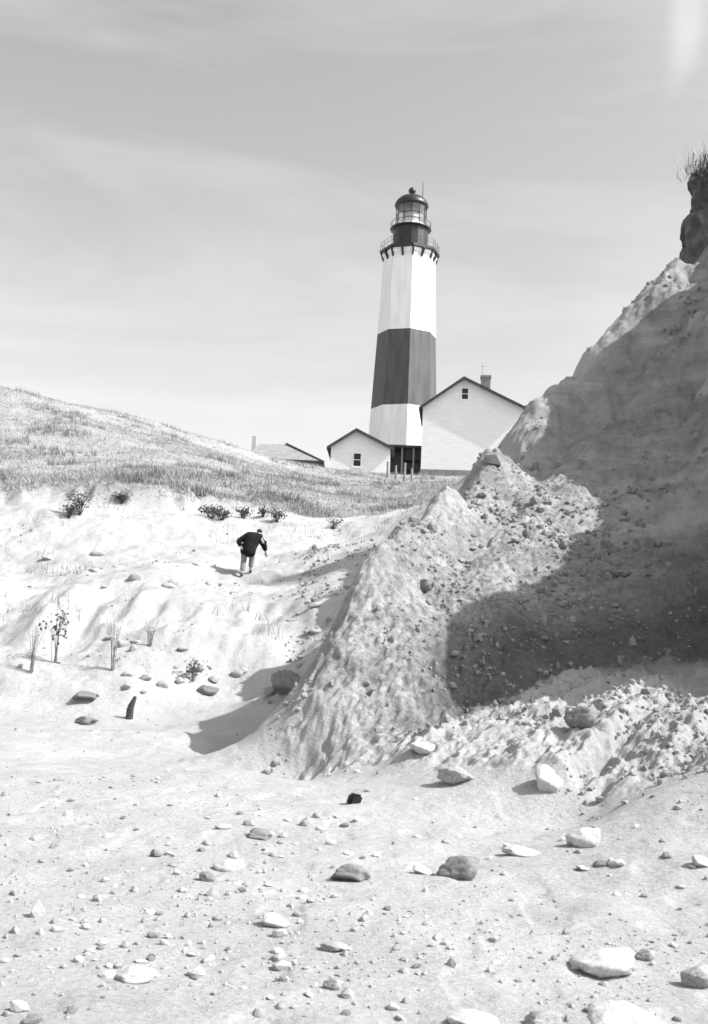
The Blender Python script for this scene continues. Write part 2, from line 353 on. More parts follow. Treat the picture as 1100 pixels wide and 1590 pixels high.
def ringtube(bm, r0_, r1_, z0, z1, n=8, rot=0.0):
    vs = []
    for r, z in ((r0_, z0), (r1_, z0), (r1_, z1), (r0_, z1)):
        vs.append([bm.verts.new((r*math.cos(rot+2*math.pi*k/n), r*math.sin(rot+2*math.pi*k/n), z)) for k in range(n)])
    for i in range(4):
        a, b2 = vs[i], vs[(i+1) % 4]
        for k in range(n): bm.faces.new((a[k], a[(k+1) % n], b2[(k+1) % n], b2[k]))
def tube(bm, a, b, ra, rb=None, n=6):
    a, b = Vector(a), Vector(b); rb = ra if rb is None else rb
    q = (b-a).to_track_quat('Z', 'Y')
    A = [bm.verts.new(a+q@Vector((ra*math.cos(2*math.pi*k/n), ra*math.sin(2*math.pi*k/n), 0))) for k in range(n)]
    B = [bm.verts.new(b+q@Vector((rb*math.cos(2*math.pi*k/n), rb*math.sin(2*math.pi*k/n), 0))) for k in range(n)]
    for k in range(n): bm.faces.new((A[k], A[(k+1) % n], B[(k+1) % n], B[k]))
    bm.faces.new(A[::-1]); bm.faces.new(B)
def prism(bm, poly, y0, y1):                      # polygon in XZ, extruded along Y
    A = [bm.verts.new((x, y0, z)) for x, z in poly]; B = [bm.verts.new((x, y1, z)) for x, z in poly]
    n = len(poly); bm.faces.new(A[::-1]); bm.faces.new(B)
    for k in range(n): bm.faces.new((A[k], A[(k+1) % n], B[(k+1) % n], B[k]))
def copy_thing(o, loc=None, rot=None, scale=None, label=None):
    q = o.copy(); COL.objects.link(q)
    if loc is not None: q.location = loc
    if rot is not None: q.rotation_euler = rot
    if scale is not None: q.scale = scale
    if label: q['label'] = label
    for ch in o.children:
        k = ch.copy(); COL.objects.link(k); k.parent = q
    return q
def mesh_np(name, V, F, m, parent=None, smooth=False, kind=None):     # F: (n,3) or (n,4)
    me = bpy.data.meshes.new(name); k = F.shape[1]
    me.vertices.add(len(V)); me.vertices.foreach_set('co', V.astype(np.float32).ravel())
    me.loops.add(F.size); me.loops.foreach_set('vertex_index', F.astype(np.int32).ravel())
    me.polygons.add(len(F)); me.polygons.foreach_set('loop_start', np.arange(0, F.size, k, dtype=np.int32))
    me.polygons.foreach_set('use_smooth', np.full(len(F), smooth))
    me.update(calc_edges=True); me.validate()
    o = link(name, me, m, parent)
    if kind: o['kind'] = kind
    return o

# ------------------------------------------------------------------ terrain meshes
angs = np.radians(np.concatenate([np.linspace(-72, -25, 40)[:-1], np.linspace(-25, 25, 560), np.linspace(25, 72, 80)[1:]]))
rads = [1.2]
while rads[-1] < 330:
    r = rads[-1]; rads.append(r*(1.0085 if r < 9 else 1.0042 if r < 32 else 1.0065 if r < 110 else 1.03))
rads = np.array(rads)
A, R = np.meshgrid(angs, rads); nr, na = A.shape
gx, gy = (R*np.sin(A)).ravel(), (R*np.cos(A)).ravel()
gz = H(gx, gy); bluff, grass, bank, sd = regions(gx, gy)
idx = np.arange(nr*na).reshape(nr, na)
Fq = np.stack([idx[:-1, :-1], idx[:-1, 1:], idx[1:, 1:], idx[1:, :-1]], -1).reshape(-1, 4)
VV = np.stack([gx, gy, gz], -1)
# vertex normals of the whole sheet, so that the pieces join without a seam
G3 = VV.reshape(nr, na, 3); du = np.gradient(G3, axis=1); dv = np.gradient(G3, axis=0)
NN = np.cross(du, dv); NN /= np.linalg.norm(NN, axis=-1, keepdims=True)+1e-12; NN = NN.reshape(-1, 3); NN *= np.sign(NN[:, 2:3]+1e-9)
cls = np.where(bluff > 0.5, 3, np.where(grass > 0.5, 2, np.where(bank > 0.5, 1, 0)))
cls = np.where((grass > 0.5) & (bluff > 0.5) & (gy > 33), 2, cls)
fc = cls[Fq[:, 0]]
clay_att = np.clip(bluff*sstep(-0.2, 1.5, sd+0.8*fbm(gx, gy, 1.2, 3, 55)), 0, 1)*(1-0.75*tps_scree(gx, gy))
sg = tps_scree(gx, gy)
stony_att = bluff*sstep(6.5, 3.0, gx+.8*fbm(gx, gy, 1.2, 3, 79))*sstep(25, 21, gy)
low_dark_att = bluff*(1-sg)*sstep(3.1, 1.4, gz-0.24*(gx-2)+0.8*fbm(gx, gy, 1.5, 3, 77))*sstep(0.7, 1.7, gx+0.6*fbm(gx, gy, 1.0, 3, 78))*0.95
for k, nm in enumerate(('beach', 'sand_bank', 'grassy_hill', 'bluff')):
    f = Fq[fc == k]; u, inv = np.unique(f, return_inverse=True); f2 = inv.reshape(-1, 4)
    o = mesh_np(nm, VV[u], f2, M_TER, smooth=True, kind='structure')
    for an, arr in (('turf', grass), ('clay', clay_att), ('low_dark', low_dark_att), ('stony', stony_att)):
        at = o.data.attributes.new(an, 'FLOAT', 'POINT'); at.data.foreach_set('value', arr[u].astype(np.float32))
    o.data.normals_split_custom_set_from_vertices(NN[u].tolist())
bm = bmesh.new(); lathe(bm, [(4000, -0.9), (4000, -0.6)], 64)
g = fin('ground', bm, mat('far_sand', 0.45, 0.95, 0.1, 0.1)); g['kind'] = 'structure'

# ------------------------------------------------------------------ lighthouse
LD = 145.0
PXM = FPX/LD*0.99
lz = lambda py: P(637, py, LD).z
lb = P(632, 620, LD); LB = 21.0
lh = empty('lighthouse', (lb.x-0.35, LD, LB), 0, 'tall octagonal white lighthouse tower with one broad dark band and black lantern', 'lighthouse')
h = lambda py: lz(py)-LB
ROT = -math.pi/2+math.radians(4)
def rad(py): return np.interp(py, [395, 640, 760], [3.55, 4.5, 4.95])
def tower(name, ya, yb, m):
    hf = lambda py: h(404) if py == 404 else P(637, py+1, LD-rad(py)).z-LB      # the front edge stands nearer than the axis
    bm = bmesh.new(); lathe(bm, [(rad(ya), max(hf(ya), -0.5)), (rad(yb), hf(yb))], 8, ROT); return fin(name, bm, m, lh)
tower('white_base', 790, 626, M_WHITE); tower('brown_band', 626, 508, M_BROWN); tower('white_shaft', 508, 404, M_WHITE)
bm = bmesh.new(); lathe(bm, [(rad(404)+.02, h(404)), (rad(404)+.25, h(401)), (rad(404)+.25, h(397))], 8, ROT); fin('cornice', bm, M_WHITE, lh)
bm = bmesh.new(); lathe(bm, [(3.95, h(397)), (4.15, h(396.2)), (4.15, h(392.6)), (4.05, h(392))], 8, ROT); fin('gallery_deck', bm, M_IRON, lh)
for k in range(16):
    a = ROT+2*math.pi*k/16; ca, sa = math.cos(a), math.sin(a); rr = 3.55 if k % 2 == 0 else 3.3
    bm = bmesh.new(); prism(bm, [(rr-.15, h(410)), (rr+.12, h(409)), (4.0, h(398.5)), (4.0, h(397.1)), (rr-.15, h(397.1))], -.12, .12)
    bmesh.ops.rotate(bm, verts=bm.verts, cent=(0, 0, 0), matrix=Matrix.Rotation(a, 3, 'Z')); fin('bracket', bm, M_IRON, lh)
rail = bmesh.new()
for z in (0.55, 1.05): ringtube(rail, 4.01, 4.045, h(392)+z, h(392)+z+.035, 8, ROT)
ro = fin('gallery_railing', rail, M_IRON, lh)
for k in range(24):
    a = ROT+2*math.pi*k/24; q = 4.03*math.cos(math.pi/8)/math.cos(((2*math.pi*k/24) % (math.pi/4))-math.pi/8)
    bm = bmesh.new(); tube(bm, (q*math.cos(a), q*math.sin(a), h(392)-.02), (q*math.cos(a), q*math.sin(a), h(392)+1.1), .022); fin('baluster', bm, M_IRON, ro)
bm = bmesh.new(); lathe(bm, [(2.42, h(392)-.05), (2.42, h(361)), (2.5, h(360)), (2.5, h(358.5))], 16); fin('watch_room', bm, M_IRON, lh)
bm = bmesh.new(); lathe(bm, [(2.55, h(358.4)), (2.85, h(357.6)), (2.85, h(356))], 16); fin('lantern_deck', bm, M_IRON, lh)
lr = bmesh.new(); ringtube(lr, 2.74, 2.79, h(348), h(347.4), 16)
ro = fin('lantern_railing', lr, M_IRON, lh)
for k in range(16):
    a = 2*math.pi*k/16; bm = bmesh.new(); tube(bm, (2.76*math.cos(a), 2.76*math.sin(a), h(356.2)), (2.76*math.cos(a), 2.76*math.sin(a), h(347.6)), .022); fin('baluster', bm, M_IRON, ro)
bm = bmesh.new(); lathe(bm, [(2.12, h(356)), (2.12, h(351))], 12); fin('lantern_sill', bm, M_WHITE, lh)
for k in range(12):
    a, a2 = 2*math.pi*k/12, 2*math.pi*(k+1)/12; bm = bmesh.new()
    vs = [bm.verts.new((2.05*math.cos(q), 2.05*math.sin(q), z)) for q, z in ((a, h(351)), (a2, h(351)), (a2, h(321)), (a, h(321)))]; bm.faces.new(vs)
    p = fin('pane', bm, M_GLASS, lh)
    bm = bmesh.new(); tube(bm, (2.07*math.cos(a), 2.07*math.sin(a), h(351)), (2.07*math.cos(a), 2.07*math.sin(a), h(320)), .05); fin('mullion', bm, M_IRON, lh)
bm = bmesh.new(); ringtube(bm, 2.03, 2.10, h(336.5), h(335.6), 12); fin('glazing_bar', bm, M_IRON, lh)
bm = bmesh.new(); lathe(bm, [(0.5, h(356)), (.9, h(352)), (1.15, h(345)), (1.2, h(340)), (1.1, h(334)), (.6, h(328))], 16); ln = fin('lens', bm, M_LENS, lh, True)
bm = bmesh.new(); ringtube(bm, 1.19, 1.27, h(341), h(340), 16); fin('lens_frame', bm, M_BRASS, ln)
bm = bmesh.new(); lathe(bm, [(2.3, h(321.5)), (2.35, h(320)), (2.3, h(317)), (2.02, h(312)), (1.55, h(307.5)), (.85, h(304)), (.35, h(303))], 24); fin('dome_roof', bm, M_IRON, lh, True)
bm = bmesh.new(); lathe(bm, [(.22, h(303.2)), (.24, h(300.5)), (.46, h(299)), (.52, h(296)), (.42, h(293)), (.18, h(291))], 16); fin('ventilator_ball', bm, M_IRON, lh, True)
bm = bmesh.new(); tube(bm, (1.45, -0.4, h(309)), (1.45, -0.4, h(283)), .075, .045); fin('lightning_rod', bm, mat('rod_metal', .12, .5), lh)

# ------------------------------------------------------------------ keepers' houses
def house(name, label, D, lpx, apx, rpx, base_py, depth, rz, over, win=None, roofm=M_ROOF, wallm=M_WALL, found=None):
    """gable end towards the beach; lpx, apx, rpx: roof edge pixels (left eave, apex, right eave) on the gable plane"""
    a = P(apx[0], apx[1], D); l = P(lpx[0], lpx[1], D); r = P(rpx[0], rpx[1], D); bz = P(apx[0], base_py, D).z
    t = empty(name, (a.x, D, bz), rz, label, 'house')
    H_ = a.z-bz; lx, lzz, rx, rz_ = l.x-a.x, l.z-bz, r.x-a.x, r.z-bz; th = 0.22
    ov = 0.45
    def on(x): return H_+(lzz-H_)*x/lx if x < 0 else H_+(rz_-H_)*x/rx
    wl, wr = lx+ov, rx-ov
    bm = bmesh.new(); prism(bm, [(wl, -1.2), (wr, -1.2), (wr, on(wr)-th-.02), (0, H_-th-.02), (wl, on(wl)-th-.02)], 0, depth); fin('wall', bm, wallm, t)
    for sx, ex, ez in ((-1, lx, lzz), (1, rx, rz_)):
        bm = bmesh.new(); prism(bm, [(0, H_), (ex, ez), (ex, ez-th), (0, H_-th)], -over, depth+over); rf = fin('roof', bm, roofm, t)
        bm = bmesh.new(); prism(bm, [(0, H_-.05), (ex, ez-.05), (ex, ez-th-.16), (0, H_-th-.16)], -over-.04, -over+.02); fin('rake_board', bm, M_ROOF, rf)
    if win:
        for (x0, y0, x1, y1) in win:
            p, q = P(x0, y0, D), P(x1, y1, D); xa, xb, za, zb = p.x-a.x, q.x-a.x, q.z-bz, p.z-bz
            bm = bmesh.new(); box(bm, xa, xb, -.02, .1, za, zb); w = fin('window', bm, M_DARK, t)
            bm = bmesh.new()
            for (u0_, u1_, v0, v1) in ((xa-.09, xa, za-.09, zb+.09), (xb, xb+.09, za-.09, zb+.09), (xa, xb, zb, zb+.09), (xa, xb, za-.09, za)): box(bm, u0_, u1_, -.06, .02, v0, v1)
            fin('frame', bm, M_WHITE, w)
            bm = bmesh.new(); box(bm, xa, xb, -.045, -.021, (za+zb)/2-.03, (za+zb)/2+.03); fin('sash_bar', bm, M_WHITE, w)
            bm = bmesh.new(); box(bm, xa-.14, xb+.14, -.13, .0, za-.16, za-.092); fin('sill', bm, M_WHITE, w)
    bm = bmesh.new(); box(bm, wl-.06, wr+.06, -.06, depth+.06, -1.4, 0.12); fin('foundation', bm, found or M_STONEW, t)
    return t, on, H_
bh, on, HH = house('keepers_house', 'large white gabled house with dark roof edge and brick chimney beside the lighthouse', 121, (651, 632), (721, 586), (819, 637), 732, 9,
                   math.radians(-5.5), 0.62, win=[(718, 603, 727, 620)])
px = lambda q: P(q, 620, 121).x-bh.location.x
bm = bmesh.new(); box(bm, px(747), px(762), 3.0, 4.1, on(px(755))-.6, P(755, 573, 121).z-bh.location.z); ch = fin('chimney', bm, M_BRICK, bh)
zt = P(755, 573, 121).z-bh.location.z
bm = bmesh.new(); box(bm, px(747)-.08, px(762)+.08, 2.92, 4.18, zt-.25, zt); fin('chimney_cap', bm, M_BRICK, ch)
bm = bmesh.new(); tube(bm, (px(749), 3.4, zt-.05), (px(749), 3.4, zt+1.6), .025); tube(bm, (px(749)-.5, 3.4, zt+1.15), (px(749)+.5, 3.4, zt+1.15), .014); fin('aerial', bm, M_GREYWOOD, ch)

house('small_house', 'small low white gabled house with one narrow window left of the tower', 117, (508, 694), (554, 666), (613, 697), 742, 7,
      math.radians(-2), 0.55, win=[(550, 704, 560, 724)])

# dark porch between the two houses
pl, pr = P(583, 690, 123), P(660, 690, 123)
po = empty('porch_shed', (pl.x, 123, P(620, 745, 123).z), 0, 'dark open porch shed between the two white houses', 'shed')
ph = pl.z-po.location.z; pw = pr.x-pl.x
bm = bmesh.new(); prism(bm, [(0, ph), (pw, ph+.05), (pw, ph-.22), (0, ph-.25)], -0.3, 3.4); fin('roof', bm, M_ROOF, po)
bm = bmesh.new(); box(bm, .1, pw-.1, 2.6, 2.8, -1, ph-.24); fin('back_wall', bm, mat('brown_boards', .12, .9, .25, 3), po)
bm = bmesh.new(); box(bm, pw*.62, pw-.1, .5, 2.55, ph-1.5, ph-.26); fin('dark_screen', bm, mat('shed_boards', .05, .9, .25, 3), po)
for q in (.3, pw*.3, pw*.55, pw*.78, pw-.2):
    bm = bmesh.new(); box(bm, q-.09, q+.09, -.1, .08, -1, ph-.24); fin('post', bm, M_GREYWOOD, po)
bm = bmesh.new(); box(bm, pw*.55, pw*.8, 2.5, 2.58, -.6, 1.7); fin('door', bm, M_DARK, po)
bm = bmesh.new(); box(bm, .2, pw*.5, -.06, .04, .7, .85); box(bm, .2, pw*.5, -.06, .04, .2, .32); fin('rail', bm, M_GREYWOOD, po)

# low house whose roof shows over the hill
D3 = 128
ra = P(398, 680, D3); rb2 = P(441, 680, D3); re = P(502, 716, D3); rl = P(368, 720, D3); zb = P(440, 745, D3).z
t3 = empty('distant_house', (rb2.x, D3, zb), 0, 'low house behind the grassy hill, only its pale hipped roof showing', 'house')
f = lambda p, dy=0: (p.x-rb2.x, dy, p.z-zb)
A1, A2, E1, E2 = f(ra, 4), f(rb2, 4), f(rl, 0), f(re, 0)
bm = bmesh.new()
v = [bm.verts.new(q) for q in (E1, E2, (E2[0], 8, E2[2]), (E1[0], 8, E1[2]), A1, A2)]
for q in ((0, 1, 5, 4), (1, 2, 5), (2, 3, 4, 5), (3, 0, 4), (3, 2, 1, 0)): bm.faces.new([v[i] for i in q])
rf = fin('roof', bm, M_PALEROOF, t3)
bm = bmesh.new(); box(bm, E1[0], E2[0]+.05, -.12, -.01, E2[2]-.32, E2[2]+.02); box(bm, E2[0]-.05, E2[0]+.12, -.005, 8, E2[2]-.32, E2[2]+.02); fin('eave_board', bm, M_ROOF, rf)
bm = bmesh.new(); tube(bm, (E2[0]+.06, -.1, E2[2]-.1), (A2[0]+.06, 3.9, A2[2]+.08), .16, .1, 5); fin('hip_ridge', bm, M_ROOF, rf)
bm = bmesh.new(); box(bm, E1[0]+.4, E2[0]-.5, .4, 7.6, -2, E2[2]-.02); fin('wall', bm, M_WALL, t3)
cx_ = P(391, 668, D3); bm = bmesh.new(); box(bm, cx_.x-rb2.x-.25, cx_.x-rb2.x+.25, 3.6, 4.2, E2[2]+.3, cx_.z-zb); fin('chimney', bm, mat('pale_flue', .4, .8), t3)

# fence posts on the slope below the porch
pb = None
for i, (qx, qy, hh) in enumerate([(602, 742, 1.5), (615, 745, 1.3), (628, 748, 1.7), (640, 748, 1.2)]):
    p = hit(qx, qy)
    bm = bmesh.new(); tube(bm, (0, 0, -.4), (random.uniform(-.06, .06), 0, hh), .13, .1, 7)
    o = fin('fence_post', bm, M_GREYWOOD); o.location = p
    tag(o, 'weathered wooden fence post on the slope below the houses', 'post', 'fence posts below the houses')

# ------------------------------------------------------------------ turf cap of the bluff: overhanging lip, neck, bulge
prof = [(445, 1012), (425, 1032), (405, 1052), (372, 1056), (345, 1059), (327, 1073), (305, 1071), (290, 1064), (278, 1066), (268, 1084), (262, 1100)]
cd = 30.2
rows = [P(x, y, cd) for y, x in prof]
bm = bmesh.new(); n_u = 46; rings = []
for i, p in enumerate(rows):
    ring = []
    for k in range(n_u+1):
        s = k/n_u
        # outline in plan: a rounded nose on the left, front face running right, back face behind
        if s < .5: q = s/.5; ox, oy = 9.0*(1-q)**1.6, -.2-1.2*math.sin(q*math.pi/2+math.pi/2)*1.0
        else: q = (s-.5)/.5; ox, oy = 9.0*q**1.6, -.2+2.2*math.sin(q*math.pi/2)
        x, y, z = p.x+ox, cd+oy, p.z
        nv = float(fbm(np.array([x*1.3+z]), np.array([y*1.3+z*2.1]), .9, 4, 21)[0])
        ring.append(bm.verts.new((x+.35*nv*(0.2 if 0.45 < s < 0.55 else 1), y+.45*nv, z+.18*nv+(0.25*ox/9))))
    rings.append(ring)
for a, b2 in zip(rings, rings[1:]):
    for k in range(n_u): bm.faces.new((a[k], a[k+1], b2[k+1], b2[k]))
bm.faces.new(rings[-1])
bmesh.ops.subdivide_edges(bm, edges=bm.edges[:], cuts=3, use_grid_fill=True)
for vtx in bm.verts:
    nv = float(fbm(np.array([vtx.co.x*3+vtx.co.z]), np.array([vtx.co.y*3+vtx.co.z*3.1]), .9, 5, 5, .65)[0]); vtx.co += Vector((.26*nv, .24*nv, .10*nv))
capo = fin('turf_cap', bm, M_SOIL, None, True); tag(capo, 'dark overhanging cap of turf and soil on top of the bluff', 'turf')

def blades(pts, hmin, hmax, wid, nb, lean=0.4):
    n = len(pts)*nb; base = np.repeat(pts, nb, 0)+np.stack([rng.normal(0, .10, n), rng.normal(0, .10, n), np.full(n, -.03)], -1)
    hh = rng.uniform(hmin, hmax, n); az = rng.uniform(0, 2*np.pi, n); le = rng.uniform(0.05, lean, n)
    wv = np.stack([np.sin(az), -np.cos(az), np.zeros(n)], -1)*wid*rng.uniform(.6, 1.3, (n, 1))
    tip = base+np.stack([np.cos(az)*le*hh, np.sin(az)*le*hh, hh], -1)
    V = np.stack([base-wv, base+wv, tip], 1).reshape(-1, 3); return V, np.arange(len(V)).reshape(-1, 3)
# tuft of grass on the cap
tp = np.array([(P(x, 266, cd).x, cd+rng.uniform(-.9, .5), P(x, 266, cd).z-.05+rng.uniform(-.05, .08)) for x in rng.uniform(1066, 1180, 90)])
hp = np.array([(P(x, 280, cd).x, cd-1.1+rng.uniform(-.3, .3), P(x, 280, cd).z+rng.uniform(-.2, .25)) for x in rng.uniform(1060, 1180, 130)])
V, F = blades(hp, -.55, .25, .012, 6, 1.2)
mesh_np('hanging_roots', V, F, M_TWIG, capo)
V, F = blades(tp, .15, .9, .010, 9, .8)
o = mesh_np('grass_tuft', V, F, M_BLADE); tag(o, 'wispy dry grass tuft on top of the overhanging turf cap', 'grass')

# ------------------------------------------------------------------ hill grass
def scatter(n, xlo, xhi, ylo, yhi): return rng.uniform(xlo, xhi, n), rng.uniform(ylo, yhi, n)
n = 170000; a_ = rng.uniform(-.40, .16, n); r_ = np.exp(rng.uniform(math.log(41), math.log(112), n)); x, y = r_*np.sin(a_), r_*np.cos(a_)
b_, g_, k_, s_ = regions(x, y)
dens = fbm(x, y, 5.0, 4, 44)
keep = (g_ > 0.6) & (b_ < .3) & (rng.uniform(0, 1, n) < np.clip(.6+.7*dens, .10, 1))
x, y = x[keep], y[keep]; pts = np.stack([x, y, H(x, y)], -1)
V, F = blades(pts, .04, .18, .014, 4, 1.8)
mesh_np('hill_grass', V, F, M_BLADE, kind='stuff'); bpy.data.objects['hill_grass']['label'] = 'short dry grass covering the hillside'

n = 26000; a_ = rng.uniform(-.40, .12, n); r_ = np.exp(rng.uniform(math.log(44), math.log(110), n)); x, y = r_*np.sin(a_), r_*np.cos(a_)
b_, g_, k_, s_ = regions(x, y); keep = (g_ > .6) & (b_ < .3) & (fbm(x, y, 2.2, 4, 47) > .34); x, y = x[keep], y[keep]
V, F = blades(np.stack([x, y, H(x, y)], -1), .12, .5, .02, 7, 1.0)
mesh_np('hill_scrub', V, F, mat('dark_scrub', .24, .9, .4, .5), kind='stuff'); bpy.data.objects['hill_scrub']['label'] = 'patches of darker scrub among the hillside grass'
n = 1500; x, y = rng.uniform(-17, 3, n), rng.uniform(22, 44, n); b_, g_, k_, s_ = regions(x, y); keep = (k_ > .7) & (fbm(x, y, 2.2, 3, 48) > .22); x, y = x[keep], y[keep]
V, F = blades(np.stack([x, y, H(x, y)], -1), .08, .42, .008, 6, 1.1)
mesh_np('bank_grass', V, F, mat('dead_bank_grass', .17, .9, .4, .5), kind='stuff'); bpy.data.objects['bank_grass']['label'] = 'sparse dead grass wisps on the sand bank'

# ------------------------------------------------------------------ bushes, stalks
def bush(name, loc, hgt, spread, leaves, label, seed, th=.016, tm=None):
    rr = random.Random(seed); t = empty(name, loc, rr.uniform(0, 6), label, 'bush')
    bm = bmesh.new(); ends = []
    for k in range(12):
        a = rr.uniform(0, 6.28); s = rr.uniform(.2, 1)*spread; p0 = Vector((rr.uniform(-.05, .05), rr.uniform(-.05, .05), -.1)); p1 = Vector((math.cos(a)*s*.4, math.sin(a)*s*.4, hgt*.5)); p2 = Vector((math.cos(a)*s, math.sin(a)*s, hgt*rr.uniform(.6, 1)))
        tube(bm, p0, p1, th, th*.6, 4); tube(bm, p1, p2, th*.6, th*.25, 4); ends += [p1, p2, (p1+p2)/2]
        for j in range(3):
            e = p1.lerp(p2, rr.random()); q = e+Vector((rr.uniform(-.2, .2), rr.uniform(-.2, .2), rr.uniform(.02, .2)))*spread*1.2; tube(bm, e, q, th*.45, th*.2, 3); ends.append(q)
    fin('twigs', bm, tm or M_TWIG, t)
    if leaves:
        bm = bmesh.new()
        for k in range(leaves):
            e = rr.choice(ends)+Vector((rr.gauss(0, .09), rr.gauss(0, .09), rr.gauss(0, .07))); d1 = Vector((rr.gauss(0, 1), rr.gauss(0, 1), rr.gauss(0, 1))).normalized()*.05; d2 = d1.orthogonal().normalized()*.028
            bm.faces.new([bm.verts.new(e+q) for q in (-d1, d2, d1, -d2)])
        fin('leaves', bm, M_LEAF, t)
    return t
for i, (qx, qy, hh, sp, lv, lab) in enumerate([
    (124, 800, .85, .55, 420, 'tall dark bush growing on the white sand just below the turf edge'),
    (106, 806, .5, .4, 160, 'thin bush leaning beside the tall dark bush on the sand'),
    (190, 783, .32, .45, 260, 'low round dark bush right on the turf edge'),
    (328, 806, .42, .5, 300, 'dark bush at the turf edge above the climber'),
    (345, 808, .3, .35, 160, 'smaller bush touching the dark bush above the climber'),
    (378, 806, .34, .3, 150, 'small sparse bush at the turf edge directly above the climber'),
    (408, 804, .34, .3, 150, 'little upright bush at the turf edge up from the climber'),
    (430, 812, .45, .35, 240, 'dark bush on the turf edge towards the gully'),
    (518, 822, .4, .4, 90, 'thin pale bush at the head of the gully')]):
    bush('bush', hit(qx, qy), hh, sp, lv, lab, 100+i)
for i, (qx, qy, hh, sp, lab) in enumerate([
    (48, 1045, 1.1, .22, 'single tall dead stalk clump on the sand bank'), (85, 1030, 1.25, .3, 'dark branching dead weed, thickest on the sand bank'),
    (175, 1040, 1.2, .25, 'faint thin dead weed on the middle of the sand bank'), (232, 1005, .6, .2, 'short dead weed on the bulge of the sand bank'),
    (300, 1058, .45, .22, 'short dead weed at the foot of the sand bank')]):
    t = bush('dead_weed', hit(qx, qy), hh, sp, 60 if i in (1, 4) else 0, lab, 300+i, .008, M_DEAD); t['category'] = 'weed'

# ------------------------------------------------------------------ stones
def stone_mesh(name, sub, seed, flat=.6, ang=.35, m=None):
    bm = bmesh.new(); bmesh.ops.create_icosphere(bm, subdivisions=sub, radius=1.0)
    rr = random.Random(seed); planes = [(Vector((rr.gauss(0, 1), rr.gauss(0, 1), rr.gauss(0, 1))).normalized(), rr.uniform(.55, .9)) for _ in range(9)]
    for vtx in bm.verts:
        d = vtx.co.normalized(); r = 1.0
        for nrm, dd in planes:
            k = d.dot(nrm)
            if k > 1e-3: r = min(r, dd/k)
        r = r*(1-ang*0)+0.15*float(fbm(np.array([d.x*2+d.z+seed]), np.array([d.y*2+d.z*1.7]), .6, 5, seed, .6)[0])
        vtx.co = Vector((d.x*r*1.2, d.y*r*.9, d.z*r*flat))
    bmesh.ops.recalc_face_normals(bm, faces=bm.faces)
    me = bpy.data.meshes.new(name); bm.to_mesh(me); bm.free(); me.materials.append(m)
    for p in me.polygons: p.use_smooth = sub >= 3
    return me
BIG = [stone_mesh('stone', 4, 10+i, .62, m=M_STONE[i % 2]) for i in range(6)]
SM = [[stone_mesh('stone', 2, 40+i+10*j, .55+.08*(i % 3), m=M_STONE[j]) for i in range(5)] for j in range(3)]
def stone(me, p, size, label, group=None, name='stone', rz=None, flat=1.0, sink=.25, cat='stone', tilt=.15):
    o = bpy.data.objects.new(name, me); COL.objects.link(o)
    o.location = (p.x, p.y, p.z+size*.55*flat*(1-2*sink)); o.scale = (size, size, size*flat)
    o.rotation_euler = (random.uniform(-tilt, tilt), random.uniform(-tilt, tilt), random.uniform(0, 6.3) if rz is None else rz)
    return tag(o, label, cat, group)
def at_px(px_, py_, w): p = hit(px_, py_); return p, w*0.5*p.y/FPX/1.1
